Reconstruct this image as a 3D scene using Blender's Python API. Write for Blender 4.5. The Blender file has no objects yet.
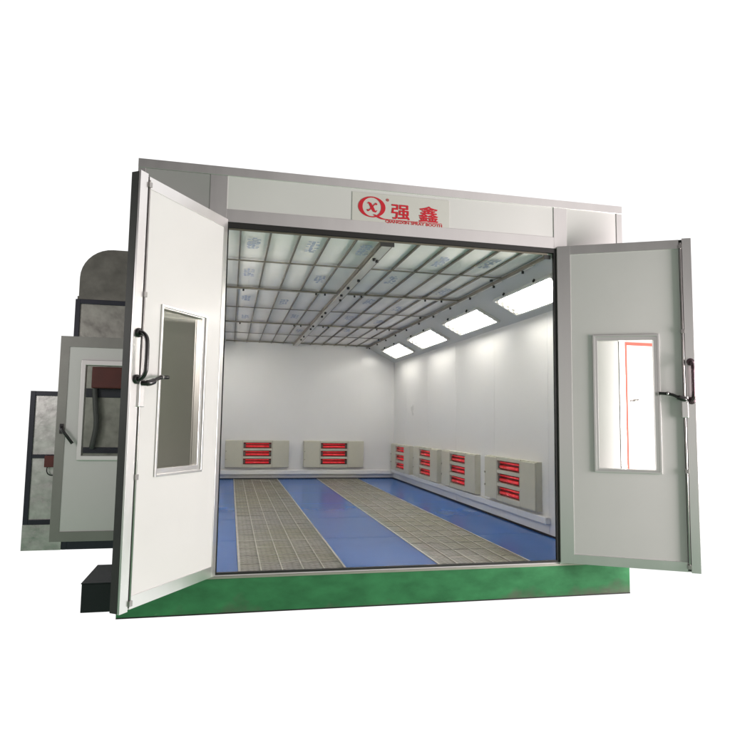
import bpy, bmesh, math, random
from mathutils import Vector, Matrix
random.seed(7)
S = bpy.context.scene
COL = S.collection
R = math.radians

# ------------------------------------------------------------------ helpers
def box(bm, x0, x1, y0, y1, z0, z1):
    xs = sorted((x0, x1)); ys = sorted((y0, y1)); zs = sorted((z0, z1))
    v = [bm.verts.new((x, y, z)) for z in zs for y in ys for x in xs]
    for f in ((0,2,3,1),(4,5,7,6),(0,1,5,4),(2,6,7,3),(0,4,6,2),(1,3,7,5)):
        bm.faces.new([v[i] for i in f])

def prism(bm, pts, a, b, axis='y'):
    """polygon pts (2d) extruded along axis from a to b"""
    def P(p, t):
        return (p[0], t, p[1]) if axis == 'y' else ((t, p[0], p[1]) if axis == 'x' else (p[0], p[1], t))
    A = [bm.verts.new(P(p, a)) for p in pts]; B = [bm.verts.new(P(p, b)) for p in pts]
    n = len(pts)
    bm.faces.new(A); bm.faces.new(B[::-1])
    for i in range(n):
        bm.faces.new([A[i], B[i], B[(i+1) % n], A[(i+1) % n]])

def ringplate(bm, o, h, a, b):
    """plate in xz with hole; o,h=(x0,x1,z0,z1); y from a to b"""
    def rect(r, y): return [bm.verts.new(p) for p in ((r[0],y,r[2]),(r[1],y,r[2]),(r[1],y,r[3]),(r[0],y,r[3]))]
    oa, ob, ha, hb = rect(o,a), rect(o,b), rect(h,a), rect(h,b)
    for i in range(4):
        j = (i+1) % 4
        bm.faces.new([oa[i],oa[j],ha[j],ha[i]]); bm.faces.new([ob[i],hb[i],hb[j],ob[j]])
        bm.faces.new([oa[i],ob[i],ob[j],oa[j]]); bm.faces.new([ha[i],ha[j],hb[j],hb[i]])

def tube(bm, pts, r, n=12, caps=True):
    pts = [Vector(p) for p in pts]; rings = []
    up = Vector((0.123, 0.31, 0.94)).normalized()
    for i, p in enumerate(pts):
        t = (pts[min(i+1, len(pts)-1)] - pts[max(i-1, 0)]).normalized()
        a = t.cross(up)
        if a.length < 1e-3: a = t.cross(Vector((1,0,0)))
        a.normalize(); b = t.cross(a)
        rr = r[i] if isinstance(r, (list, tuple)) else r
        rings.append([bm.verts.new(p + rr*(math.cos(2*math.pi*k/n)*a + math.sin(2*math.pi*k/n)*b)) for k in range(n)])
    for A, B in zip(rings, rings[1:]):
        for k in range(n):
            f = bm.faces.new([A[k], A[(k+1)%n], B[(k+1)%n], B[k]]); f.smooth = True
    if caps:
        bm.faces.new(rings[0][::-1]); bm.faces.new(rings[-1])

def smooth_path(pts, it=3):
    pts = [Vector(p) for p in pts]
    for _ in range(it):
        o = [pts[0]]
        for a, b in zip(pts, pts[1:]):
            o += [a*.75+b*.25, a*.25+b*.75]
        o.append(pts[-1]); pts = o
    return pts

def obj(name, bm, mat, parent=None, bevel=0.0, seg=2):
    bmesh.ops.recalc_face_normals(bm, faces=bm.faces)
    me = bpy.data.meshes.new(name); bm.to_mesh(me); bm.free()
    me.materials.append(mat)
    o = bpy.data.objects.new(name, me); COL.objects.link(o)
    if parent: o.parent = parent
    if bevel:
        m = o.modifiers.new('bevel', 'BEVEL'); m.width = bevel; m.segments = seg; m.limit_method = 'ANGLE'; m.angle_limit = R(40)
    return o

def BX(name, mat, parent, *boxes, bevel=0.0):
    bm = bmesh.new()
    for b in boxes: box(bm, *b)
    return obj(name, bm, mat, parent, bevel)

def each(name, m, boxes, bevel=0.0, wrap=lambda o: o):
    return [wrap(BX(name, m, None, b, bevel=bevel)) for b in boxes]

def tag(o, label, cat, group=None, kind=None):
    o['label'] = label; o['category'] = cat
    if group: o['group'] = group
    if kind: o['kind'] = kind
    return o

def empty(name, loc, rz=0):
    o = bpy.data.objects.new(name, None); COL.objects.link(o)
    o.location = loc; o.rotation_euler = (0, 0, rz); o.empty_display_size = .2
    return o

def copy_tree(o, parent=None):
    c = o.copy(); COL.objects.link(c); c.parent = parent
    for ch in list(o.children): copy_tree(ch, c)
    return c

# ------------------------------------------------------------------ materials
def mat(name, col, rough=.5, metal=0., coat=0., var=0., vscale=3., bump=0., bscale=200., rvar=0., stretch=(1,1,1), col2=None, spec=.5, coat_rough=.1):
    m = bpy.data.materials.new(name); m.use_nodes = True
    nt = m.node_tree; b = nt.nodes['Principled BSDF']
    b.inputs['Base Color'].default_value = (*col, 1); b.inputs['Roughness'].default_value = rough
    b.inputs['Metallic'].default_value = metal; b.inputs['Coat Weight'].default_value = coat
    b.inputs['Coat Roughness'].default_value = coat_rough; b.inputs['Specular IOR Level'].default_value = spec
    tc = nt.nodes.new('ShaderNodeTexCoord'); mp = nt.nodes.new('ShaderNodeMapping')
    mp.inputs['Scale'].default_value = stretch; nt.links.new(tc.outputs['Object'], mp.inputs['Vector'])
    if var or col2 or rvar:
        n = nt.nodes.new('ShaderNodeTexNoise'); n.inputs['Scale'].default_value = vscale; n.inputs['Detail'].default_value = 6
        n.inputs['Roughness'].default_value = .6
        nt.links.new(mp.outputs[0], n.inputs['Vector'])
        mr = nt.nodes.new('ShaderNodeMapRange'); mr.inputs['From Min'].default_value = .3; mr.inputs['From Max'].default_value = .7
        nt.links.new(n.outputs['Fac'], mr.inputs['Value'])
        mx = nt.nodes.new('ShaderNodeMix'); mx.data_type = 'RGBA'
        c2 = col2 or tuple(c*(1-var) for c in col)
        mx.inputs['A'].default_value = (*c2, 1); mx.inputs['B'].default_value = (*col, 1)
        nt.links.new(mr.outputs[0], mx.inputs['Factor']); nt.links.new(mx.outputs['Result'], b.inputs['Base Color'])
        if rvar:
            m2 = nt.nodes.new('ShaderNodeMapRange'); m2.inputs['From Min'].default_value = .3; m2.inputs['From Max'].default_value = .7
            m2.inputs['To Min'].default_value = rough-rvar; m2.inputs['To Max'].default_value = rough+rvar
            nt.links.new(n.outputs['Fac'], m2.inputs['Value']); nt.links.new(m2.outputs[0], b.inputs['Roughness'])
    if bump:
        n2 = nt.nodes.new('ShaderNodeTexNoise'); n2.inputs['Scale'].default_value = bscale; n2.inputs['Detail'].default_value = 4
        nt.links.new(mp.outputs[0], n2.inputs['Vector'])
        bp = nt.nodes.new('ShaderNodeBump'); bp.inputs['Strength'].default_value = bump; bp.inputs['Distance'].default_value = .01
        nt.links.new(n2.outputs['Fac'], bp.inputs['Height']); nt.links.new(bp.outputs[0], b.inputs['Normal'])
    return m

def emis(name, col, s):
    m = bpy.data.materials.new(name); m.use_nodes = True; b = m.node_tree.nodes['Principled BSDF']
    b.inputs['Base Color'].default_value = (*col, 1); b.inputs['Emission Color'].default_value = (*col, 1)
    b.inputs['Emission Strength'].default_value = s
    return m

M_panel = mat('white_panel_paint', (.66,.635,.63), .38, 0, .15, var=.05, vscale=1.1, bump=.12, bscale=2.2, rvar=.06)
M_wall = mat('booth_wall_paint', (.75,.745,.735), .32, 0, .25, var=.04, vscale=.9, bump=.12, bscale=1.4, rvar=.06)
M_trim = mat('brushed_aluminium', (.78,.765,.755), .32, .95, var=.06, vscale=4, rvar=.03, stretch=(1,1,.3), bump=.02, bscale=60)
M_dull = mat('dull_grey_frame', (.30,.29,.275), .45, .7, var=.12, vscale=4, rvar=.03)
M_edge = mat('dark_edge_metal', (.05,.05,.048), .5, .3, var=.2, vscale=6)
M_seal = mat('black_rubber_seal', (.012,.010,.010), .6, var=.2, vscale=20)
M_black = mat('black_plastic', (.012,.010,.011), .3, 0, .2, rvar=.05, vscale=30)
M_bronze = mat('dark_bronze', (.10,.065,.075), .28, .7, rvar=.05, vscale=20)
M_steel = mat('galvanised_rod', (.42,.40,.39), .32, .9, var=.15, vscale=30)
M_sill = mat('beige_sill_metal', (.42,.40,.35), .45, .6, var=.15, vscale=6)
M_navy = mat('navy_frame_paint', (.010,.011,.028), .45, var=.3, vscale=8)
M_dark = mat('dark_navy_box_paint', (.006,.007,.014), .5, var=.4, vscale=5, bump=.1, bscale=12)
M_beige = mat('heater_beige_paint', (.56,.545,.45), .42, 0, .1, var=.06, vscale=6)
M_beige2 = mat('heater_beige_hinge', (.36,.35,.29), .45, .3)
M_refl = mat('heater_reflector', (.16,.035,.03), .3, .6, var=.3, vscale=12)
M_ruby = mat('ruby_quartz_tube', (.72,.04,.05), .15, 0, .5, var=.55, vscale=14)
b = M_ruby.node_tree.nodes['Principled BSDF']; b.inputs['Emission Color'].default_value = (1,.03,.04,1); b.inputs['Emission Strength'].default_value = .28
M_socket = mat('lamp_socket_ceramic', (.10,.08,.07), .5)
M_ceil = mat('filter_cloth', (.90,.87,.82), .65, 0, 0, var=.10, vscale=1.6, bump=.25, bscale=3.0)
M_rail = mat('ceiling_rail', (.25,.22,.175), .45, .5, var=.25, vscale=6)
M_railw = mat('ceiling_beam_paint', (.60,.58,.53), .4, .2, var=.12, vscale=5)
M_cove = mat('grey_cove_panel', (.56,.57,.56), .45, 0, .1, var=.06, vscale=2)
M_ink = mat('blue_print_ink', (.40,.45,.58), .6, var=.3, vscale=40)
M_bolt = mat('black_bolt', (.02,.018,.018), .4, .3)
M_red = mat('sign_red_vinyl', (.58,.008,.022), .4, var=.1, vscale=30)
M_sign = mat('sign_plate_vinyl', (.60,.575,.545), .35, 0, .1, var=.04, vscale=10)
M_redbox = mat('burner_red_paint', (.13,.018,.014), .5, var=.3, vscale=10)
M_redtrim = mat('red_edge_trim', (.70,.16,.13), .8, var=.1, vscale=8, spec=.05)
M_white = mat('white_door_paint', (.80,.74,.74), .4, var=.03, vscale=2)
M_tubeL = emis('lit_tube', (1.0,.985,.95), 7)
M_backL = emis('lit_reflector', (1.0,.98,.94), 9.0)
M_hous = mat('light_housing_white', (.7,.69,.66), .35, .1, var=.05, vscale=8)
M_hose = mat('grey_hose', (.07,.07,.07), .5, bump=.2, bscale=30)

def mat_galv(name, base, rough=.42):
    m = mat(name, base, rough, .85, var=.42, vscale=7, rvar=.12, bump=.9, bscale=3.4)
    return m
M_galv = mat_galv('galvanised_sheet', (.60,.59,.57), .34)
M_galv2 = mat_galv('dark_galvanised_sheet', (.36,.35,.32), .42)  # darker copy of the galvanised sheet, for the tall cabinet
M_duct = mat('dull_duct_sheet', (.21,.20,.18), .48, .6, var=.4, vscale=5, bump=.12, bscale=4)

def mat_green():
    m = mat('green_base_tone', (.046,.235,.090), .34, .15, .1, var=0, vscale=4.5, rvar=.05, col2=(.030,.140,.056), bump=.08, bscale=4, stretch=(1,1,2.0))  # green set in the base colour, tone varied at random
    nt = m.node_tree; b = nt.nodes['Principled BSDF']
    lk = b.inputs['Base Color'].links[0]; src = lk.from_socket
    # scuffed grey-brown dirt patches worn along the lower edge
    tc = nt.nodes.new('ShaderNodeTexCoord'); n = nt.nodes.new('ShaderNodeTexNoise'); n.inputs['Scale'].default_value = 1.9; n.inputs['Detail'].default_value = 8; n.inputs['Roughness'].default_value=.62
    nt.links.new(tc.outputs['Object'], n.inputs['Vector'])
    sp = nt.nodes.new('ShaderNodeSeparateXYZ'); nt.links.new(tc.outputs['Object'], sp.inputs[0])
    a = nt.nodes.new('ShaderNodeMapRange'); a.inputs['From Min'].default_value=.17; a.inputs['From Max'].default_value=0.0; a.inputs['To Min'].default_value=0; a.inputs['To Max'].default_value=.30
    nt.links.new(sp.outputs['Z'], a.inputs['Value'])
    a2 = nt.nodes.new('ShaderNodeMapRange'); a2.inputs['From Min'].default_value=2.6; a2.inputs['From Max'].default_value=3.7; a2.inputs['To Min'].default_value=-.06; a2.inputs['To Max'].default_value=.13
    nt.links.new(sp.outputs['X'], a2.inputs['Value'])
    s1 = nt.nodes.new('ShaderNodeMath'); s1.operation='ADD'; nt.links.new(n.outputs['Fac'], s1.inputs[0]); nt.links.new(a.outputs[0], s1.inputs[1])
    s2 = nt.nodes.new('ShaderNodeMath'); s2.operation='ADD'; nt.links.new(s1.outputs[0], s2.inputs[0]); nt.links.new(a2.outputs[0], s2.inputs[1])
    r = nt.nodes.new('ShaderNodeMapRange'); r.inputs['From Min'].default_value=.70; r.inputs['From Max'].default_value=.92; r.inputs['To Max'].default_value=.85
    nt.links.new(s2.outputs[0], r.inputs['Value'])
    mx = nt.nodes.new('ShaderNodeMix'); mx.data_type='RGBA'; mx.inputs['B'].default_value=(.115,.10,.085,1)
    nt.links.new(r.outputs[0], mx.inputs['Factor']); nt.links.new(src, mx.inputs['A']); nt.links.new(mx.outputs['Result'], b.inputs['Base Color'])
    return m
M_green = mat_green()
def add_chips(m, col, scale, lo, hi):
    nt = m.node_tree; b = nt.nodes['Principled BSDF']; src = b.inputs['Base Color'].links[0].from_socket
    tc = nt.nodes.new('ShaderNodeTexCoord'); n = nt.nodes.new('ShaderNodeTexNoise'); n.inputs['Scale'].default_value = scale; n.inputs['Detail'].default_value = 9; n.inputs['Roughness'].default_value = .7
    mp = nt.nodes.new('ShaderNodeMapping'); mp.inputs['Scale'].default_value = (1, 1, 2.4); nt.links.new(tc.outputs['Object'], mp.inputs['Vector']); nt.links.new(mp.outputs[0], n.inputs['Vector'])
    r = nt.nodes.new('ShaderNodeMapRange'); r.inputs['From Min'].default_value = lo; r.inputs['From Max'].default_value = hi; nt.links.new(n.outputs['Fac'], r.inputs['Value'])
    mx = nt.nodes.new('ShaderNodeMix'); mx.data_type = 'RGBA'; mx.inputs['B'].default_value = (*col, 1)
    nt.links.new(r.outputs[0], mx.inputs['Factor']); nt.links.new(src, mx.inputs['A']); nt.links.new(mx.outputs['Result'], b.inputs['Base Color'])
add_chips(M_green, (.11,.26,.12), 6, .66, .72)
add_chips(M_green, (.035,.05,.035), 9, .69, .73)

def mat_blue():
    m = mat('blue_floor_plate', (.022,.118,.40), .20, 0, 0, vscale=1.6, col2=(.020,.105,.36), spec=.17, bump=.012, bscale=25)
    nt = m.node_tree; b = nt.nodes['Principled BSDF']
    tc = nt.nodes.new('ShaderNodeTexCoord'); mp = nt.nodes.new('ShaderNodeMapping'); mp.inputs['Rotation'].default_value=(0,0,R(45))
    nt.links.new(tc.outputs['Object'], mp.inputs['Vector'])
    return m
M_blue = mat_blue()

def mat_mesh():
    """expanded-metal sheet seen between the grating bars"""
    m = bpy.data.materials.new('expanded_metal'); m.use_nodes = True
    nt = m.node_tree; b = nt.nodes['Principled BSDF']; b.inputs['Roughness'].default_value=.5; b.inputs['Metallic'].default_value=.35
    tc = nt.nodes.new('ShaderNodeTexCoord')
    def N(t, **k):
        n = nt.nodes.new(t)
        for a, v in k.items():
            if hasattr(n, a): setattr(n, a, v)
            else: n.inputs[a.replace('_', ' ')].default_value = v
        return n
    L = nt.links.new
    nz = N('ShaderNodeTexNoise', Scale=14.0, Detail=3.0); L(tc.outputs['Object'], nz.inputs['Vector'])
    dv = N('ShaderNodeVectorMath', operation='MULTIPLY_ADD'); dv.inputs[1].default_value=(.012,.012,0); L(nz.outputs['Color'], dv.inputs[0]); L(tc.outputs['Object'], dv.inputs[2])
    ln = []
    for ang in (24, -24):
        mp = N('ShaderNodeMapping'); mp.inputs['Rotation'].default_value=(0,0,R(ang)); L(dv.outputs[0], mp.inputs['Vector'])
        w = N('ShaderNodeTexWave', Scale=9.0, Distortion=0.6); w.bands_direction='Y'; L(mp.outputs[0], w.inputs['Vector'])
        r = N('ShaderNodeMapRange'); r.inputs['From Min'].default_value=.62; r.inputs['From Max'].default_value=.92; L(w.outputs['Fac'], r.inputs['Value']); ln.append(r)
    mxm = N('ShaderNodeMath', operation='MAXIMUM'); L(ln[0].outputs[0], mxm.inputs[0]); L(ln[1].outputs[0], mxm.inputs[1])
    # long irregular scratches and crushed strands
    mp2 = N('ShaderNodeMapping'); mp2.inputs['Scale'].default_value=(1.3,16,1); mp2.inputs['Rotation'].default_value=(0,0,R(7)); L(tc.outputs['Object'], mp2.inputs['Vector'])
    n2 = N('ShaderNodeTexNoise', Scale=3.5, Detail=8.0, Roughness=.75, Distortion=.8); L(mp2.outputs[0], n2.inputs['Vector'])
    r2 = N('ShaderNodeMapRange'); r2.inputs['From Min'].default_value=.42; r2.inputs['From Max'].default_value=.66; L(n2.outputs['Fac'], r2.inputs['Value'])
    m1 = N('ShaderNodeMath', operation='MULTIPLY'); m1.inputs[1].default_value=.55; L(mxm.outputs[0], m1.inputs[0])
    m2 = N('ShaderNodeMath', operation='MULTIPLY'); m2.inputs[1].default_value=.60; L(r2.outputs[0], m2.inputs[0])
    ad = N('ShaderNodeMath', operation='ADD'); L(m1.outputs[0], ad.inputs[0]); L(m2.outputs[0], ad.inputs[1])
    n3 = N('ShaderNodeTexNoise', Scale=1.3, Detail=4.0); L(tc.outputs['Object'], n3.inputs['Vector'])
    mxa = nt.nodes.new('ShaderNodeMix'); mxa.data_type='RGBA'; mxa.inputs['A'].default_value=(.36,.35,.26,1); mxa.inputs['B'].default_value=(.40,.385,.36,1)
    r3 = N('ShaderNodeMapRange'); r3.inputs['From Min'].default_value=.4; r3.inputs['From Max'].default_value=.6; L(n3.outputs['Fac'], r3.inputs['Value']); L(r3.outputs[0], mxa.inputs['Factor'])
    mx = nt.nodes.new('ShaderNodeMix'); mx.data_type='RGBA'; mx.inputs['A'].default_value=(.075,.072,.055,1)
    L(ad.outputs[0], mx.inputs['Factor']); L(mxa.outputs['Result'], mx.inputs['B']); L(mx.outputs['Result'], b.inputs['Base Color'])
    bp_ = N('ShaderNodeBump', Strength=.4, Distance=.008); L(ad.outputs[0], bp_.inputs['Height']); L(bp_.outputs[0], b.inputs['Normal'])
    return m
M_mesh = mat_mesh()
M_bar = mat('grating_bar_galvanised', (.52,.50,.45), .4, .3, var=.35, vscale=9)

def mat_glass(name, tint=(.93,.95,.93), refl=.10):
    m = bpy.data.materials.new(name); m.use_nodes = True; nt = m.node_tree; nt.nodes.clear()
    out = nt.nodes.new('ShaderNodeOutputMaterial'); mix = nt.nodes.new('ShaderNodeMixShader')
    t = nt.nodes.new('ShaderNodeBsdfTransparent'); t.inputs[0].default_value = (*tint, 1)
    g = nt.nodes.new('ShaderNodeBsdfGlossy'); g.inputs['Roughness'].default_value = .03; g.inputs[0].default_value = (1,1,1,1)
    lw = nt.nodes.new('ShaderNodeLayerWeight'); lw.inputs['Blend'].default_value = refl
    nt.links.new(lw.outputs['Fresnel'], mix.inputs[0]); nt.links.new(t.outputs[0], mix.inputs[1]); nt.links.new(g.outputs[0], mix.inputs[2])
    nt.links.new(mix.outputs[0], out.inputs[0])
    return m
M_glass = mat_glass('window_glass')
M_glassg = mat_glass('darkened_window_glass', (.80,.79,.75), .10)  # left leaf pane, tint stands in for the dark view behind it
M_lens = mat_glass('light_lens_glass', (.99,.99,.98), .04)
for nd in M_lens.node_tree.nodes:
    if nd.type == 'MIX_SHADER':
        M_lens.node_tree.links.remove(nd.inputs[0].links[0]); nd.inputs[0].default_value = .03

# ------------------------------------------------------------------ measured dimensions (metres)
W, H = 4.02, 3.30
XL, XR, ZB, ZT = .66, 3.37, .278, 2.862
WL, WR, YB = .144, 3.874, 7.066
ZC, XC, ZV = 2.82, 3.3145, 2.532
XCL = .60
ZF = .272

# ================================================================== SPRAY BOOTH
booth = empty('spray_booth', (W/2, 3.5, 0))
tag(booth, 'white spray booth with open double doors, blue floor and green base', 'spray booth')
def bp(o):    # parent while keeping the world coordinates used to build it
    o.parent = booth; o.matrix_parent_inverse = Matrix.Translation(booth.location).inverted(); return o
def part(name, m, *boxes, bevel=0.0): return bp(BX(name, m, None, *boxes, bevel=bevel))

# front facade: recessed white cells + aluminium trim
bm = bmesh.new(); ringplate(bm, (.012, W-.012, .262, H-.01), (XL, XR, ZB, ZT), .006, .026)
facade = bp(obj('facade_panel', bm, M_panel))
M_grey = mat('grey_header_panel', (.33,.322,.318), .36, 0, .15, var=.06, vscale=1.5, rvar=.05)  # left header cell only, greyer than the other facade panels
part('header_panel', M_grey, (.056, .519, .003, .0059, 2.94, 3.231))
tr = []
ZH0, ZH1 = 2.972, 3.222
def T(*b): tr.append(b)
T(0, W, -.004, .03, 3.232, H)                # top rail
T(.0, .055, 0, .006, .255, 3.232)           # outer stiles
T(W-.055, W, 0, .006, .255, 3.232)
T(.52, .648, 0, .0058, ZT+.012, 3.232); T(3.345+.018, 3.485, 0, .0058, ZT+.012, 3.232)
T(.648, 3.363, 0, .0058, ZT+.012, ZH0)                # lower header rail
T(.52, .648, 0, .0058, .255, ZT+.012); T(XR+.012, 3.485, 0, .0058, .255, ZT+.012)
each('facade_trim', M_trim, tr, .0015, bp)
each('roof_rail', M_trim, [(-.002, .03, .031, YB+.06, 3.262, H), (W-.03, W+.002, .031, YB+.06, 3.262, H)], 0, bp)
# dark rubber seal lining the opening
bm = bmesh.new(); ringplate(bm, (XL-.012, XR+.012, ZB-.004, ZT+.012), (XL+.008, XR-.012, ZB+.010, ZT-.028), -.003, .024)
bp(obj('door_seal', bm, M_seal))
part('door_sill', M_sill, (.0, W, -.003, .0, .246, .262), bevel=.001)
# green base
each('green_base', M_green, [(0, W, 0, .12, 0, .2465), (0, .12, .1201, YB+.06, 0, .2465), (W-.12, W, .1201, YB+.06, 0, .2465), (.1201, W-.1201, YB-.06, YB+.06, 0, .2465)], .003, bp)

each('base_contact_line', M_seal, [(.001, W-.001, -.0025, -.0002, .0, .009)], 0, bp)  # thin dark contact line along the bottom front edge of the base
# interior envelope
part('side_wall', M_wall, (WR, W-.02, .03, YB, .25, 3.2))
part('side_wall', M_wall, (.02, WL, .03, YB, .25, 3.2))
part('back_wall', M_wall, (.02, W-.02, YB, YB+.06, .25, 3.2))
part('roof', M_trim, (.02, W-.02, .1, YB+.06, 3.2, 3.26))
bm = bmesh.new(); prism(bm, [(XC, ZC), (WR, ZV), (WR, ZC+.08), (XC, ZC+.08)], .03, YB)
# recesses are modelled by the fixtures sitting just proud of the cove
bp(obj('lighting_cove', bm, M_cove))
bm = bmesh.new(); prism(bm, [(XCL, ZC), (WL, ZV), (WL, ZC+.08), (XCL, ZC+.08)], .03, YB)
bp(obj('lighting_cove', bm, M_cove))
# wall panel joints (thin cover strips)
for y in (1.05, 2.35, 3.65, 4.95, 6.2): part('wall_joint', M_wall, (WR-.002, WR, y, y+.006, ZF, ZV))
for x in (.95, 2.25, 3.2): part('wall_joint', M_wall, (x, x+.006, YB-.002, YB, ZF, ZC))
# ledges under the heaters
lg = part('wall_ledge', M_wall, (WR-.062, WR, 1.02, YB-.062, .395, .462), bevel=.006)
part('wall_ledge', M_wall, (WL, WR, YB-.062, YB, .36, .44), bevel=.006)
each('skirting', M_seal, [(WR-.012, WR, .03, YB-.0125, ZF, ZF+.018), (WL, WR, YB-.012, YB, ZF, ZF+.018)], 0, bp)

# ceiling filters, rails and beams
ys = [.03, .90, 2.10, 3.28, 4.52, 5.70, 6.82, YB]
xs = [.60, .757, .987, 1.215, 1.445, 1.665, 1.91, 2.188, 2.420, 2.653, 2.885, 3.10, 3.31]
for j in range(len(ys)-1):
    for i in range(len(xs)-1):
        # every filter pad sags a little differently between its rails
        bm = bmesh.new()
        x0, x1, y0, y1 = xs[i], xs[i+1], ys[j], ys[j+1]
        n = 5; g = [[None]*(n+1) for _ in range(n+1)]; sag = random.uniform(.004, .016); tl = random.uniform(-.006, .006)
        for a in range(n+1):
            for c in range(n+1):
                u, v = a/n, c/n
                g[a][c] = bm.verts.new((x0+(x1-x0)*u, y0+(y1-y0)*v, ZC+.022 - sag*math.sin(math.pi*u)*math.sin(math.pi*v)**.5 + tl*(u-.5)))
        for a in range(n):
            for c in range(n):
                f = bm.faces.new([g[a][c], g[a+1][c], g[a+1][c+1], g[a][c+1]]); f.smooth = True
        bp(obj('ceiling_filter', bm, M_ceil))
part('ceiling_slab', M_ceil, (WL, WR, .03, YB, ZC+.081, ZC+.1))
part('ceiling_front_closure', M_rail, (.6, XC, .0265, .0295, ZC+.001, ZC+.08))
for x in xs[1:-1]:
    if abs(x-1.91) > .02: part('filter_rail', M_rail, (x-.0065, x+.0065, .03, YB, ZC+.002, ZC+.03))
for k, y in enumerate(ys[1:-1]):
    if k % 2 == 0: part('cross_rail', M_rail, (.6, XC, y-.011, y+.011, ZC-.008, ZC+.001))
    else:
        part('ceiling_beam', M_railw, (.6, XC, y-.028, y+.028, ZC-.014, ZC+.001))
        part('cross_rail', M_rail, (.6, XC, y-.036, y-.0285, ZC-.018, ZC+.0015))
part('ceiling_beam', M_railw, (1.872, 1.948, .03, YB, ZC-.03, ZC+.02), bevel=.002)
each('beam_edge', M_rail, [(1.856, 1.8715, .03, YB, ZC-.022, ZC+.021), (1.9485, 1.964, .03, YB, ZC-.022, ZC+.021)], 0, bp)
each('beam_end_cover', M_edge, [(1.852, 1.968, .0262, .0298, ZC-.034, ZC+.0005), (XC-.03, XC+.03, .0262, .0298, ZC-.034, ZC+.0005)], 0, bp)  # added dark covers, put in to hide the brightly lit beam ends
part('edge_rail', M_rail, (XC-.018, XC+.006, .03, YB, ZC-.022, ZC+.0012))
y = .3
while y < 6.8:
    part('edge_highlight', M_hous, (XC+.0065, XC+.02, y, y+.52, ZC-.026, ZC-.004)); y += .64  # white strips painting in the highlights along the edge rail
# black bolts and knobs on the beams
def knob(x, y, z, r=.015, h=.022):
    bm = bmesh.new(); tube(bm, [(x, y, z), (x, y, z-h)], r, 10); bp(obj('beam_bolt', bm, M_bolt))
for y in (.42, .47, 1.25, 1.62, 2.02, 2.3, 3.2, 3.5, 4.4, 4.7, 5.6, 6.0): knob(1.91 + (.02 if int(y*100) % 2 else -.016), y, ZC-.03)
for y in (2.10, 4.52): 
    for x in (.82, 1.62, 1.72, 2.06, 2.14, 2.9, 3.1): knob(x, y, ZC-.014, .011)
y = .5
while y < 6.9: knob(XC+.012, y, ZC-.02, .012, .03); y += .64
for y in (.95, 3.28, 5.7): knob(XC-.10, y, ZC-.014)
# smudged blue printing on some of the filter pads
for (i, j) in ((1,0),(3,0),(5,0),(8,0),(10,0),(1,1),(4,1),(7,1),(10,1),(1,2),(3,2),(7,2),(1,3),(4,3),(7,3),(9,3),(9,2),(5,4),(8,4)):
    bm = bmesh.new()
    cx = (xs[i]+xs[i+1])/2 + random.uniform(-.02,.02); cy = (ys[j]+ys[j+1])/2 + random.uniform(-.2,.2)
    if (i, j) == (8, 0): cy = .50
    for k in range(9):
        a = cy - .17 + k*.036
        for q in range(3):
            if q == 1 or random.random() < .75:
                xx = cx - .05 + q*.034 + random.uniform(-.006,.006)
                box(bm, xx, xx+random.uniform(.018,.034), a, a+random.uniform(.014,.030), ZC-.0002, ZC+.0005)
    bp(obj('filter_print', bm, M_ink))

# floor: blue plates with seams, two grating strips
S1, S2, S3, S4 = .834, 1.622, 2.382, 3.152
sy = [.03, 1.25, 2.45, 3.65, 4.85, 6.05, YB]
part('floor_slab', M_seal, (WL, WR, .028, YB, .18, .255))
for a, c in ((WL, S1-.012), (S2+.012, S3-.012), (S4+.012, WR)):
    for y0, y1 in zip(sy, sy[1:]): part('floor_plate', M_blue, (a+.001, c-.001, y0+.003, y1-.003, .2552, ZF), bevel=.0015)
for a, c in ((S1, S2), (S3, S4)):
    g = bp(BX('floor_grating', M_mesh, None, (a, c, .03, YB, .2553, ZF-.006)))
    bm = bmesh.new()
    box(bm, a-.011, a+.006, .03, YB-.001, .2554, ZF+.004); box(bm, c-.006, c+.011, .03, YB-.001, .2554, ZF+.004)
    n = 5
    for k in range(1, n):
        x = a + (c-a)*k/n; box(bm, x-.0042, x+.0042, .03, YB-.001, ZF-.0061, ZF+.001)
    y = .33; k = 0
    while y < YB-.05:
        wd = .008 if k % 4 == 3 else .003
        box(bm, a+.006, c-.006, y-wd, y+wd, ZF-.0062, ZF-.0005); y += .30; k += 1
    o = obj('grating', bm, M_bar); o.parent = g; o.matrix_parent_inverse = Matrix.Identity(4)

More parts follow.
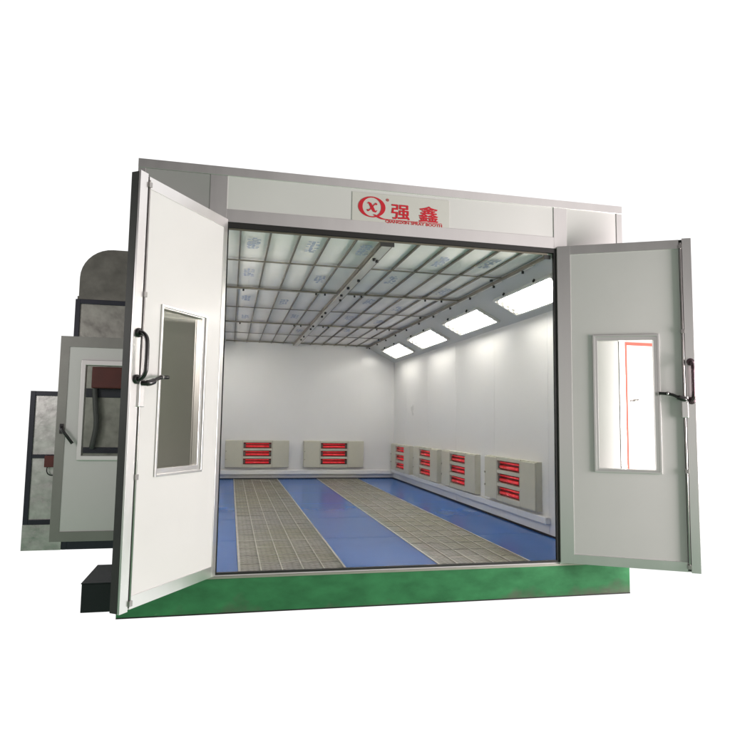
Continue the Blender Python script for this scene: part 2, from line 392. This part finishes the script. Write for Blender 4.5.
# ------------------------------------------------------------------ main doors
def door(hx, hy, ang, w, sg, s_panel, win, glass, handle, hm, lab, strip_h):
    """leaf in local coordinates: x = distance from hinge, sg*y = towards the viewer, z up"""
    z0, z1 = .272, 2.888
    Yf = lambda v: sg*v
    bm = bmesh.new(); ringplate(bm, (0, w, z0, z1), win, Yf(-.05), Yf(0))
    d = obj('door', bm, M_panel, bevel=.002); d.location = (hx, hy, 0); d.rotation_euler = (0, 0, ang); d['label'] = lab; gm = M_glassg if sg > 0 else M_glass
    d.parent = booth; d.matrix_parent_inverse = Matrix.Translation(booth.location).inverted()
    # raised aluminium surround
    e = .0045; tp = .075
    BX('door_frame', M_trim, d, (0, strip_h, 0, Yf(e), z0, z1), (strip_h, s_panel, 0, Yf(e), z1-tp, z1), (strip_h, s_panel, 0, Yf(e), z0, z0+tp),
       (w-.065, w+.002, 0, Yf(.016), z0-.004, z1+.006), (s_panel, w-.089, 0, Yf(e), z0, z1), bevel=.0012)
    BX('edge_strip', M_edge, d, (w-.0, w+.004, Yf(-.052), Yf(-.0005), z0, z1), (w-.02, w-.0, Yf(-.056), Yf(-.0505), z0, z1))
    BX('seal_strip', M_seal, d, (w-.0885, w-.0655, Yf(0), Yf(.003), z0+.01, z1-.004))
    # window
    bm = bmesh.new(); x0, x1, a0, a1 = win
    ringplate(bm, (x0-.004, x1+.004, a0-.004, a1+.004), (x0+.012, x1-.012, a0+.012, a1-.012), Yf(.001), Yf(.012))
    ringplate(bm, (x0+.0005, x1-.0005, a0+.0005, a1-.0005), glass, Yf(-.048), Yf(.0005))
    ringplate(bm, (x0-.004, x1+.004, a0-.004, a1+.004), glass, Yf(-.060), Yf(-.0505))
    wf = obj('window_frame', bm, M_trim, d, bevel=.0015)
    BX('window_pane', gm, d, (glass[0]-.003, glass[1]+.003, Yf(-.030), Yf(-.025), glass[2]-.003, glass[3]+.003))
    # lock rod with its guides
    bm = bmesh.new(); xr = w-.078
    tube(bm, [(xr, Yf(.016), z0+.025), (xr, Yf(.016), z1-.03)], .0075, 12)
    for z in (z0+.04, 1.04, 2.14, z1-.06): box(bm, xr-.013, xr+.013, Yf(.0035), Yf(.028), z-.016, z+.016)
    obj('lock_rod', bm, M_steel, d, bevel=.001)
    BX('lock_case', M_trim, d, (xr-.024, xr+.022, Yf(.004), Yf(.034), 1.455, 1.625), bevel=.004)
    # lever pointing back towards the window
    bm = bmesh.new()
    P = smooth_path([(xr, Yf(.030), 1.60), (xr, Yf(.060), 1.597), (xr-.045, Yf(.072), 1.607), (xr-.105, Yf(.066), 1.640), (xr-.195, Yf(.062), 1.646)], 3)
    rr = [.016 if i < len(P)*.3 else .019 if i < len(P)*.55 else .012 for i in range(len(P))]
    tube(bm, P, rr, 12)
    obj('lock_lever', bm, M_black, d)
    bm = bmesh.new(); tube(bm, [(xr-.125, Yf(.0655), 1.6425), (xr-.140, Yf(.0645), 1.6435)], .0155, 12); obj('lever_joint', bm, M_steel, d)
    # pull handle on the free stile
    hs, h0, h1 = handle; bm = bmesh.new()
    P = smooth_path([(hs, Yf(.016), h0), (hs, Yf(.052), h0), (hs, Yf(.085), h0+.035), (hs, Yf(.088), h0+.10), (hs, Yf(.088), h1-.10), (hs, Yf(.085), h1-.035), (hs, Yf(.052), h1), (hs, Yf(.016), h1)], 3)
    tube(bm, P, .0135, 14)
    for z in (h0, h1): tube(bm, [(hs, Yf(.0162), z), (hs, Yf(.024), z), (hs, Yf(.034), z)], [.029, .029, .021], 18)
    obj('pull_handle', bm, hm, d)
    # hinges
    bm = bmesh.new()
    for z in (.55, 1.55, 2.6): tube(bm, [(-.006, Yf(-.03), z-.06), (-.006, Yf(-.03), z+.06)], .010, 10)
    obj('hinge', bm, M_steel, d)
    return d
# camera-left leaf swings 124 degrees, the other 153 degrees
door(XL-.004, -.016, R(180+56.5), .947, 1, .862-.004, (.215,.69,1.03,2.11), (.258,.665,1.075,2.09), (.905,1.62,1.90), M_black, 'wide open door leaf showing its pale inner face and black pull handle', .045)
door(XR+.012, -.014, R(-27.5), 1.022, -1, .935-.0, (.275,.768,1.015,2.12), (.308,.732,1.040,2.078), (.993,1.59,1.895), M_bronze, 'open door leaf with bronze handle and bright window', .105)

# open service door on the booth side, next to the cabinet
sd = BX('side_door', M_panel, None); 
bm = bmesh.new(); ringplate(bm, (-.83, -.002, .262, 2.13), (-.64, -.19, .99, 1.915), 1.50, 1.55)
bpy.data.objects.remove(sd); sd = bp(obj('side_door', bm, M_panel, bevel=.002)); sd['label'] = 'small grey framed service door standing open'
def sub(name, bm, m, parent, bevel=0.0):
    o = obj(name, bm, m, None, bevel); o.parent = parent; o.matrix_parent_inverse = Matrix.Identity(4); return o
bm = bmesh.new(); ringplate(bm, (-.835, .0, .255, 2.135), (-.755, -.08, .345, 2.035), 1.494, 1.4995); sub('door_frame', bm, M_dull, sd, .001)
bm = bmesh.new(); ringplate(bm, (-.642, -.188, .988, 1.917), (-.605, -.225, 1.03, 1.868), 1.480, 1.556); sub('window_frame', bm, M_trim, sd, .003)
bm = bmesh.new(); box(bm, -.608, -.222, 1.515, 1.52, 1.028, 1.872); sub('window_pane', bm, M_glass, sd)
bm = bmesh.new(); P = [(-.785,1.497,1.285),(-.785,1.455,1.285),(-.775,1.45,1.272),(-.675,1.448,1.142)]; tube(bm, P, [.012,.012,.014,.014], 10); box(bm, -.80,-.77,1.484,1.4938,1.23,1.32); sub('door_lever', bm, M_black, sd)
# ------------------------------------------------------------------ infrared heaters
def make_heater(w=1.25, h=.50, dp=.072):
    """local: centred in x, y=0 on the wall and -y into the room, z=0 bottom"""
    r = empty('infrared_heater', (0,0,0)); a = w*.27; x0, x1 = -w/2, w/2; c0, c1 = x0+a, x1-a; F = -dp; K = -dp+.042
    bm = bmesh.new(); box(bm, x0, x1, K+.0002, 0, 0, h); box(bm, x0, c0-.0001, F+.012, K, 0, h); box(bm, c1+.0001, x1, F+.012, K, 0, h); obj('housing', bm, M_beige, r)
    f = bmesh.new(); hh = .108; zs = [h-.038-hh, h-.038-hh-.148, h-.038-hh-.296]
    for z0, z1 in ((zs[0]+hh, h), (zs[1]+hh, zs[0]), (zs[2]+hh, zs[1]), (0, zs[2])): box(f, c0+.012, c1-.012, F-.002, K, z0, z1)
    box(f, c0, c0+.0119, F-.002, K, 0, h); box(f, c1-.0119, c1, F-.002, K, 0, h)
    obj('lamp_grille', f, M_beige, r)
    for (p, q) in ((x0+.004, c0-.007), (c1+.007, x1-.004)):
        bm = bmesh.new(); box(bm, p, q, F-.006, F+.0118, .006, h-.010); obj('cover_panel', bm, M_beige, r, .003)
    for z in (.15, .30):
        bm = bmesh.new(); tube(bm, [(x0+.02, F-.006, z), (x0+.02, F-.016, z)], .012, 8); obj('screw', bm, M_beige2, r)
    for p, q in ((c0-.0068, c0-.0003), (c1+.0003, c1+.0068)):
        bm = bmesh.new(); box(bm, p, q, F-.003, F+.0118, .0, h); obj('hinge', bm, M_beige2, r)
    for z in zs:
        bm = bmesh.new(); box(bm, c0+.013, c1-.013, K-.006, K, z, z+hh); rf = obj('reflector', bm, M_refl, r)
        zc = z+hh/2
        for dz, rad in ((-.018, .022), (.030, .013)):
            t = bmesh.new(); tube(t, [(c0+.06, K-.022, zc+dz), (c1-.06, K-.022, zc+dz)], rad*.8, 14); obj('quartz_tube', t, M_ruby, rf)
        for p, q in ((c0+.016, c0+.055), (c1-.055, c1-.016)):
            t = bmesh.new(); box(t, p, q, K-.030, K-.0062, zc-.040, zc+.025); obj('tube_socket', t, M_socket, rf)
    return r
proto = make_heater()
G = 'infrared heaters hung low on the inside walls'
places = [
    ((1.243, YB, .487), 0, 1.17, 'beige three-lamp heater on the rear wall nearest the open left door'),
    ((2.685, YB, .487), 0, 1.16, 'beige three-lamp heater on the rear wall, the one nearer the room corner'),
    ((WR, 1.83, .493), -90, 1.28, 'beige heater on the long side wall, nearest the entrance and largest looking'),
    ((WR, 3.41, .478), -90, 1.27, 'second heater from the entrance on the long side wall'),
    ((WR, 4.86, .470), -90, 1.23, 'third heater from the entrance on the long side wall'),
    ((WR, 6.34, .455), -90, 1.22, 'narrowest looking heater on the side wall, tucked by the far room corner'),
]
for i, (loc, rz, wd, lab) in enumerate(places):
    o = proto if i == 0 else copy_tree(proto)
    o.location = loc; o.rotation_euler = (0, 0, R(rz)); o.scale = (wd/1.25, 1, 1); tag(o, lab, 'heater', G)

# ------------------------------------------------------------------ cove lights
sl = math.atan2(ZC-ZV, WR-XC)      # slope of the cove
def make_light(L=1.18, wd=.285):
    """local: x along the booth, y across the cove (down-slope), -z out of the cove surface"""
    r = empty('cove_light', (0,0,0)); f = bmesh.new()
    def ring(z0, z1, o, h):
        def rect(q, z): return [f.verts.new(p) for p in ((q[0],q[2],z),(q[1],q[2],z),(q[1],q[3],z),(q[0],q[3],z))]
        oa, ob, ha, hb = rect(o,z0), rect(o,z1), rect(h,z0), rect(h,z1)
        for i in range(4):
            j = (i+1)%4
            f.faces.new([oa[i],oa[j],ha[j],ha[i]]); f.faces.new([ob[i],hb[i],hb[j],ob[j]]); f.faces.new([oa[i],ob[i],ob[j],oa[j]]); f.faces.new([ha[i],ha[j],hb[j],hb[i]])
    a, c = L/2, wd/2
    ring(-.034, -.001, (-a-.022, a+.022, -c-.022, c+.022), (-a, a, -c, c))
    obj('frame', f, M_hous, r, .003)
    b1 = bmesh.new(); box(b1, -a+.075, a-.075, -c, c, -.006, -.002); obj('reflector', b1, M_backL, r)
    for p, q in ((-a, -a+.0749), (a-.0749, a)):
        b1 = bmesh.new(); box(b1, p, q, -c, c, -.0065, -.002); obj('end_plate', b1, M_hous, r)
    for k in range(4):
        y = -c + wd*(k+.5)/4
        t = bmesh.new(); tube(t, [(-a+.03, y, -.020), (a-.03, y, -.020)], .010, 10); tb = obj('tube', t, M_tubeL, r)
        s = bmesh.new(); box(s, -a+.004, -a+.029, y-.012, y+.012, -.028, -.007); box(s, a-.029, a-.004, y-.012, y+.012, -.028, -.007); obj('tube_holder', s, M_hous, tb)
    p = bmesh.new(); box(p, -a+.0005, a-.0005, -c+.0005, c-.0005, -.0335, -.032); obj('lens', p, M_lens, r)
    s = bmesh.new()
    for x in (-a*.55, a*.55): tube(s, [(x, -c-.034, 0), (x, -c-.034, -.028)], .011, 8)
    obj('catch', s, M_bolt, r)
    return r
lp = make_light()
G = 'fluorescent lights in the sloping ceiling coves'
li = 0
names = ['lit cove light nearest the entrance, partly hidden by the door post', 'second lit cove light from the entrance', 'third lit cove light from the entrance', 'lit cove light by the rear wall, farthest in']
for (ym, nm) in zip((.88, 2.56, 4.25, 5.93), names):
    o = lp if li == 0 else copy_tree(lp); li += 1
    xm = 3.628; zm = ZC - (xm-XC)*math.tan(sl)
    # local x -> +y, local y -> down-slope +x, local z -> up normal
    ex = Vector((0,1,0)); ey = Vector((math.cos(sl),0,-math.sin(sl))); ez = ex.cross(ey)
    ex = -ex if ez.z < 0 else ex; ez = ex.cross(ey)
    o.matrix_world = Matrix.Translation((xm, ym, zm)) @ Matrix((ex, ey, ez)).transposed().to_4x4()
    tag(o, nm, 'ceiling light', G)
sl2 = math.atan2(ZC-ZV, XCL-WL)
for ym in (.88, 2.56, 4.25, 5.93):
    o = copy_tree(lp); li += 1
    xm = WL+.22; zm = ZC - (XCL-xm)*math.tan(sl2)
    ey = Vector((-math.cos(sl2),0,-math.sin(sl2))); ex = Vector((0,1,0)); ez = ex.cross(ey)
    if ez.z < 0: ex = -ex; ez = ex.cross(ey)
    o.matrix_world = Matrix.Translation((xm, ym, zm)) @ Matrix((ex, ey, ez)).transposed().to_4x4()
    tag(o, 'lit cove light on the door-hidden side of the booth ceiling', 'ceiling light', G)

# ------------------------------------------------------------------ sign on the header
sign = BX('signboard', M_sign, None, (1.612, 2.424, -.0015, .0055, 2.955, 3.205)); 
sign.location.y = .0036
tag(sign, 'cream sign plate with red emblem and lettering on the booth header', 'sign')
def flat(name, polys, y0=-.0035, y1=-.0017):
    bm = bmesh.new()
    for p in polys: prism(bm, p, y0, y1)
    return sub(name, bm, M_red, sign)
def stroke(pts, ws):
    P = [Vector(p) for p in pts]; L = []; Rr = []
    for i, p in enumerate(P):
        t = (P[min(i+1,len(P)-1)] - P[max(i-1,0)]).normalized(); n = Vector((-t.y, t.x))
        L.append(p+n*ws[i]/2); Rr.append(p-n*ws[i]/2)
    return [[tuple(L[i]), tuple(L[i+1]), tuple(Rr[i+1]), tuple(Rr[i])] for i in range(len(P)-1)]
cx, cz = 1.772, 3.092
polys = []; N = 64
for k in range(N):
    q = []
    for kk in (k, k+1):
        a = 2*math.pi*kk/N
        q.append(((cx+.112*math.cos(a), cz+.085*math.sin(a)), (cx+.076*math.cos(a), cz+.0765*math.sin(a))))
    polys.append([q[0][0], q[1][0], q[1][1], q[0][1]])
tail = [(1.785,3.030),(1.80,3.026),(1.825,3.014),(1.85,3.004),(1.88,2.999),(1.95,2.9985),(2.36,3.0015)]
bm = bmesh.new()
for p in polys: prism(bm, p, -.0035, -.0017)
sub('emblem_ring', bm, M_red, sign)
flat('emblem_tail', stroke(tail, [.004,.012,.017,.013,.007,.005,.004]), -.0042, -.0018)
xs_ = stroke([(1.735,3.118),(1.745,3.126),(1.757,3.118),(1.775,3.085),(1.790,3.060),(1.803,3.055),(1.815,3.066)], [.004,.012,.022,.026,.022,.013,.004])
xs2 = stroke([(1.812,3.112),(1.806,3.122),(1.795,3.116),(1.775,3.090),(1.752,3.066),(1.742,3.060),(1.734,3.068)], [.014,.014,.008,.008,.010,.014,.012])
flat('emblem_letter', xs_); flat('emblem_letter', xs2, -.0046, -.0019)
def text(name, body, x, z, size, sx=1., off=0., ext=.0009, bold=False, ls=1.):
    cu = bpy.data.curves.new(name, 'FONT'); cu.body = body; cu.size = size; cu.extrude = ext; cu.offset = off; cu.space_character = ls
    t = bpy.data.objects.new(name, cu); COL.objects.link(t)
    dg = bpy.context.evaluated_depsgraph_get(); me = bpy.data.meshes.new_from_object(t.evaluated_get(dg)); bpy.data.objects.remove(t)
    xs = [v.co.x for v in me.vertices]; zs = [v.co.y for v in me.vertices]
    x0, x1, z0, z1 = min(xs), max(xs), min(zs), max(zs)
    tx = x[1]-x[0]; tz = z[1]-z[0]
    for v in me.vertices:
        a, c, e = v.co
        v.co = (x[0]+(a-x0)/(x1-x0)*tx, -.0027 - e, z[0]+(c-z0)/(z1-z0)*tz)
    if bold:
        bb = bmesh.new()
        for k, (dx, dz) in enumerate(((0,0),(.0028,0),(-.0028,0),(0,.0022),(0,-.0022))):
            n0 = len(bb.verts); bb.from_mesh(me); bb.verts.ensure_lookup_table()
            for v in bb.verts[n0:]: v.co += Vector((dx, -.00012*k, dz))
        bb.to_mesh(me); bb.free()
    me.materials.clear(); me.materials.append(M_red)
    o = bpy.data.objects.new(name, me); COL.objects.link(o); o.parent = sign
    return o
text('sign_character', '强', (1.935,2.085), (3.010,3.128), .12, bold=True)
text('sign_character', '鑫', (2.165,2.325), (3.008,3.136), .12, bold=True)
text('sign_lettering', 'QIANGXIN SPRAY BOOTH', (1.885,2.362), (2.970,2.996), .03, off=.0006)
text('sign_mark', '®', (1.888,1.912), (3.148,3.172), .03, off=.0002)

# ------------------------------------------------------------------ air handling cabinets behind
Y0, Y1 = 2.42, 3.25
def cabinet(name, x0, x1, zt, bars, lab, sheet):
    r = empty(name, ((x0+x1)/2, (Y0+Y1)/2, 0)); inv = Matrix.Translation(r.location).inverted()
    def pt(n, bm, m, bv=0):
        o = obj(n, bm, m, None, bv); o.parent = r; o.matrix_parent_inverse = inv; return o
    bm = bmesh.new(); box(bm, x0+.01, x1-.01, Y0+.018, Y1-.01, .02, zt-.01); pt('sheet_panel', bm, sheet)
    t = .05; bm = bmesh.new()
    for xa in (x0, x1-t):
        for ya in (Y0, Y1-t): box(bm, xa, xa+t, ya, ya+t, 0, zt)
    for ya in (Y0+.0005, Y1-t+.0005): box(bm, x0+t, x1-t, ya, ya+t, zt-t, zt-.0005)
    for xa in (x0+.0005, x1-t-.0005): box(bm, xa, xa+t, Y0+t, Y1-t, zt-t, zt-.0005)
    for z0, z1 in bars: box(bm, x0+t, x1-t, Y0+.001, Y0+t, z0, z1)
    pt('frame', bm, M_navy, .003)
    tag(r, lab, 'air cabinet', 'air handling cabinets beside the booth'); return r, pt
c1, p1 = cabinet('air_cabinet', -1.335, -.952, 1.65, [(.945,.985),(.262,.312)], 'low galvanised cabinet in a navy frame behind the small service door', M_galv)
bm = bmesh.new(); box(bm, -1.334, -.953, Y0-.006, Y0-.0005, 0, .262); p1('kick_panel', bm, M_galv)
bm = bmesh.new(); box(bm, -1.150, -1.055, Y0-.05, Y0+.0005, .855, .975); p1('junction_box', bm, M_redbox, .006)
bm = bmesh.new(); tube(bm, smooth_path([(-1.125,Y0-.02,.86),(-1.13,Y0-.02,.80),(-1.09,Y0-.02,.765),(-1.03,Y0-.02,.78),(-1.0,Y0-.01,.80)]), .006, 8); p1('wire', bm, M_black)
c2, p2 = cabinet('air_cabinet', -.950, -.022, 2.655, [(1.596,1.69),(1.0,1.062),(.0,.095)], 'tall galvanised cabinet in a navy frame with a rounded duct on top', M_galv2)
bm = bmesh.new(); box(bm, -.72, -.40, Y0-.12, Y0, 1.6905, 1.915); p2('burner', bm, M_redbox, .01)
bm = bmesh.new(); tube(bm, smooth_path([(-.70,Y0-.03,1.69),(-.68,Y0-.05,1.5),(-.655,Y0-.05,1.3),(-.69,Y0-.04,1.10),(-.70,Y0-.02,1.06)]), .028, 12); p2('hose', bm, M_hose)
bm = bmesh.new(); tube(bm, [(-.15,Y0-.03,1.06),(-.15,Y0-.03,1.59)], .02, 12); tube(bm, [(-.9,Y0-.02,.13),(-.1,Y0-.02,.13)], .012, 8); p2('pipe', bm, M_hose)
# rounded duct elbow
bm = bmesh.new(); rr = .33; x0, x1, z0, z1 = -.925, -.004, 2.656, 3.225
pts = [(x0, z0), (x1, z0), (x1, z1)] + [(x0+rr-rr*math.sin(a), z1-rr+rr*math.cos(a)) for a in [math.pi/2*k/9 for k in range(10)]]
prism(bm, pts, Y0+.02, Y1-.08)
duct = obj('exhaust_duct', bm, M_duct, None, .004); tag(duct, 'dull grey sheet metal duct with a rounded shoulder on the tall cabinet', 'duct')
bm = bmesh.new()
for k in range(9):
    a, c = pts[3+k], pts[4+k]
prism(bm, [(x0-.012, z0), (x0, z0), (x0, z0+.035), (x0-.012, z0+.035)], Y0+.02, Y1-.08)
sub('flange', bm, M_duct, duct)

# black equipment box at the front corner
bm = bmesh.new(); box(bm, -.268, -.006, .18, .74, 0, .2); bx = obj('step_box', bm, M_dark, None, .004); tag(bx, 'black low box on the ground against the booth corner', 'box')
bm = bmesh.new(); box(bm, -.272, -.002, .176, .744, .2, .208); sub('lid', bm, M_dark, bx, .002)

# white red-edged door glimpsed through the window of the bronze-handled leaf
rd = BX('white_door', M_white, None, (4.462, 4.86, .60, .65, .30, 2.165), bevel=.004)
tag(rd, 'white door with red edging seen through the window of the right leaf', 'door')
bm = bmesh.new(); box(bm, 4.440, 4.4615, .590, .653, .30, 2.192); box(bm, 4.462, 4.862, .590, .653, 2.166, 2.192); sub('edging', bm, M_redtrim, rd)
bm = bmesh.new(); box(bm, 4.50, 4.515, .585, .60, 1.615, 1.63); tube(bm, [(4.508,.585,1.622),(4.57,.58,1.635)], .008, 8); sub('handle', bm, M_steel, rd)

# ------------------------------------------------------------------ camera (solved from the photograph)
cam = bpy.data.cameras.new('camera'); co = bpy.data.objects.new('camera', cam); COL.objects.link(co); S.camera = co
f_, yaw, pit, rol = 611.98, .2149, .0893, .0158
fw = Vector((math.sin(yaw)*math.cos(pit), math.cos(yaw)*math.cos(pit), math.sin(pit))); rt = Vector((math.cos(yaw), -math.sin(yaw), 0)); up = rt.cross(fw)
r2 = math.cos(rol)*rt + math.sin(rol)*up; u2 = -math.sin(rol)*rt + math.cos(rol)*up
co.matrix_world = Matrix.Translation((.7251, -4.6308, 1.4003)) @ Matrix((r2, u2, -fw)).transposed().to_4x4()
cam.sensor_width = 36; cam.lens = 36*f_/730; cam.clip_end = 200

# ------------------------------------------------------------------ studio surroundings and lamps
Wd = bpy.data.worlds.new('World'); S.world = Wd; Wd.use_nodes = True; nt = Wd.node_tree; bg = nt.nodes['Background']
tc = nt.nodes.new('ShaderNodeTexCoord'); sp = nt.nodes.new('ShaderNodeSeparateXYZ'); nt.links.new(tc.outputs['Generated'], sp.inputs[0])
def mr(src, a, b_, c=0., d=1., smooth=True):
    n = nt.nodes.new('ShaderNodeMapRange'); n.inputs['From Min'].default_value=a; n.inputs['From Max'].default_value=b_; n.inputs['To Min'].default_value=c; n.inputs['To Max'].default_value=d
    if smooth: n.interpolation_type = 'SMOOTHSTEP'
    nt.links.new(src, n.inputs['Value']); return n.outputs[0]
def mixc(fac, A, B):
    n = nt.nodes.new('ShaderNodeMix'); n.data_type='RGBA'; nt.links.new(fac, n.inputs['Factor'])
    for k, v in (('A', A), ('B', B)):
        if isinstance(v, tuple): n.inputs[k].default_value = (*v, 1)
        else: nt.links.new(v, n.inputs[k])
    return n.outputs['Result']
# hall behind the photographer: dim on one side, bright daylight on the other, green floor below the horizon
band = mixc(mr(sp.outputs['X'], -.6, .6), (.60,.56,.555), (.80,.735,.73))
upper = mixc(mr(sp.outputs['X'], -.12, .50), (.03,.03,.03), (.88,.82,.815))
hall = mixc(mr(sp.outputs['Z'], .06, .34), band, upper)
flr = mixc(mr(sp.outputs['X'], -.5, .9), (.10,.235,.135), (.13,.42,.19))
low = mixc(mr(sp.outputs['Z'], -.06, -.24), hall, flr)
allc = mixc(mr(sp.outputs['Y'], .02, .22), low, (1.04,1.04,1.04))
nt.links.new(allc, bg.inputs['Color']); bg.inputs['Strength'].default_value = 1.0

def area(name, loc, tgt, size, power, col=(1,1,1)):
    l = bpy.data.lights.new(name, 'AREA'); l.shape = 'RECTANGLE'; l.size, l.size_y = size; l.energy = power; l.color = col
    o = bpy.data.objects.new(name, l); COL.objects.link(o); o.location = loc
    o.rotation_euler = (Vector(tgt)-Vector(loc)).to_track_quat('-Z', 'Y').to_euler(); return o
area('fill_lamp', (-3.0, -.9, 2.4), (-.7, 2.2, 1.2), (1.0, 1.0), 34, (1, .95, .95))  # added fill with no real source, brightens the cabinets and service door
area('key_lamp', (6.7, -2.45, 1.3), (2.2, 0, 1.8), (1.5, 2.0), 350, (1, .925, .925))

S.view_settings.view_transform = 'Standard'; S.view_settings.look = 'None'; S.view_settings.exposure = .12; S.view_settings.gamma = 1
S.render.engine = 'CYCLES'
S.cycles.max_bounces = 8
S.cycles.transparent_max_bounces = 12
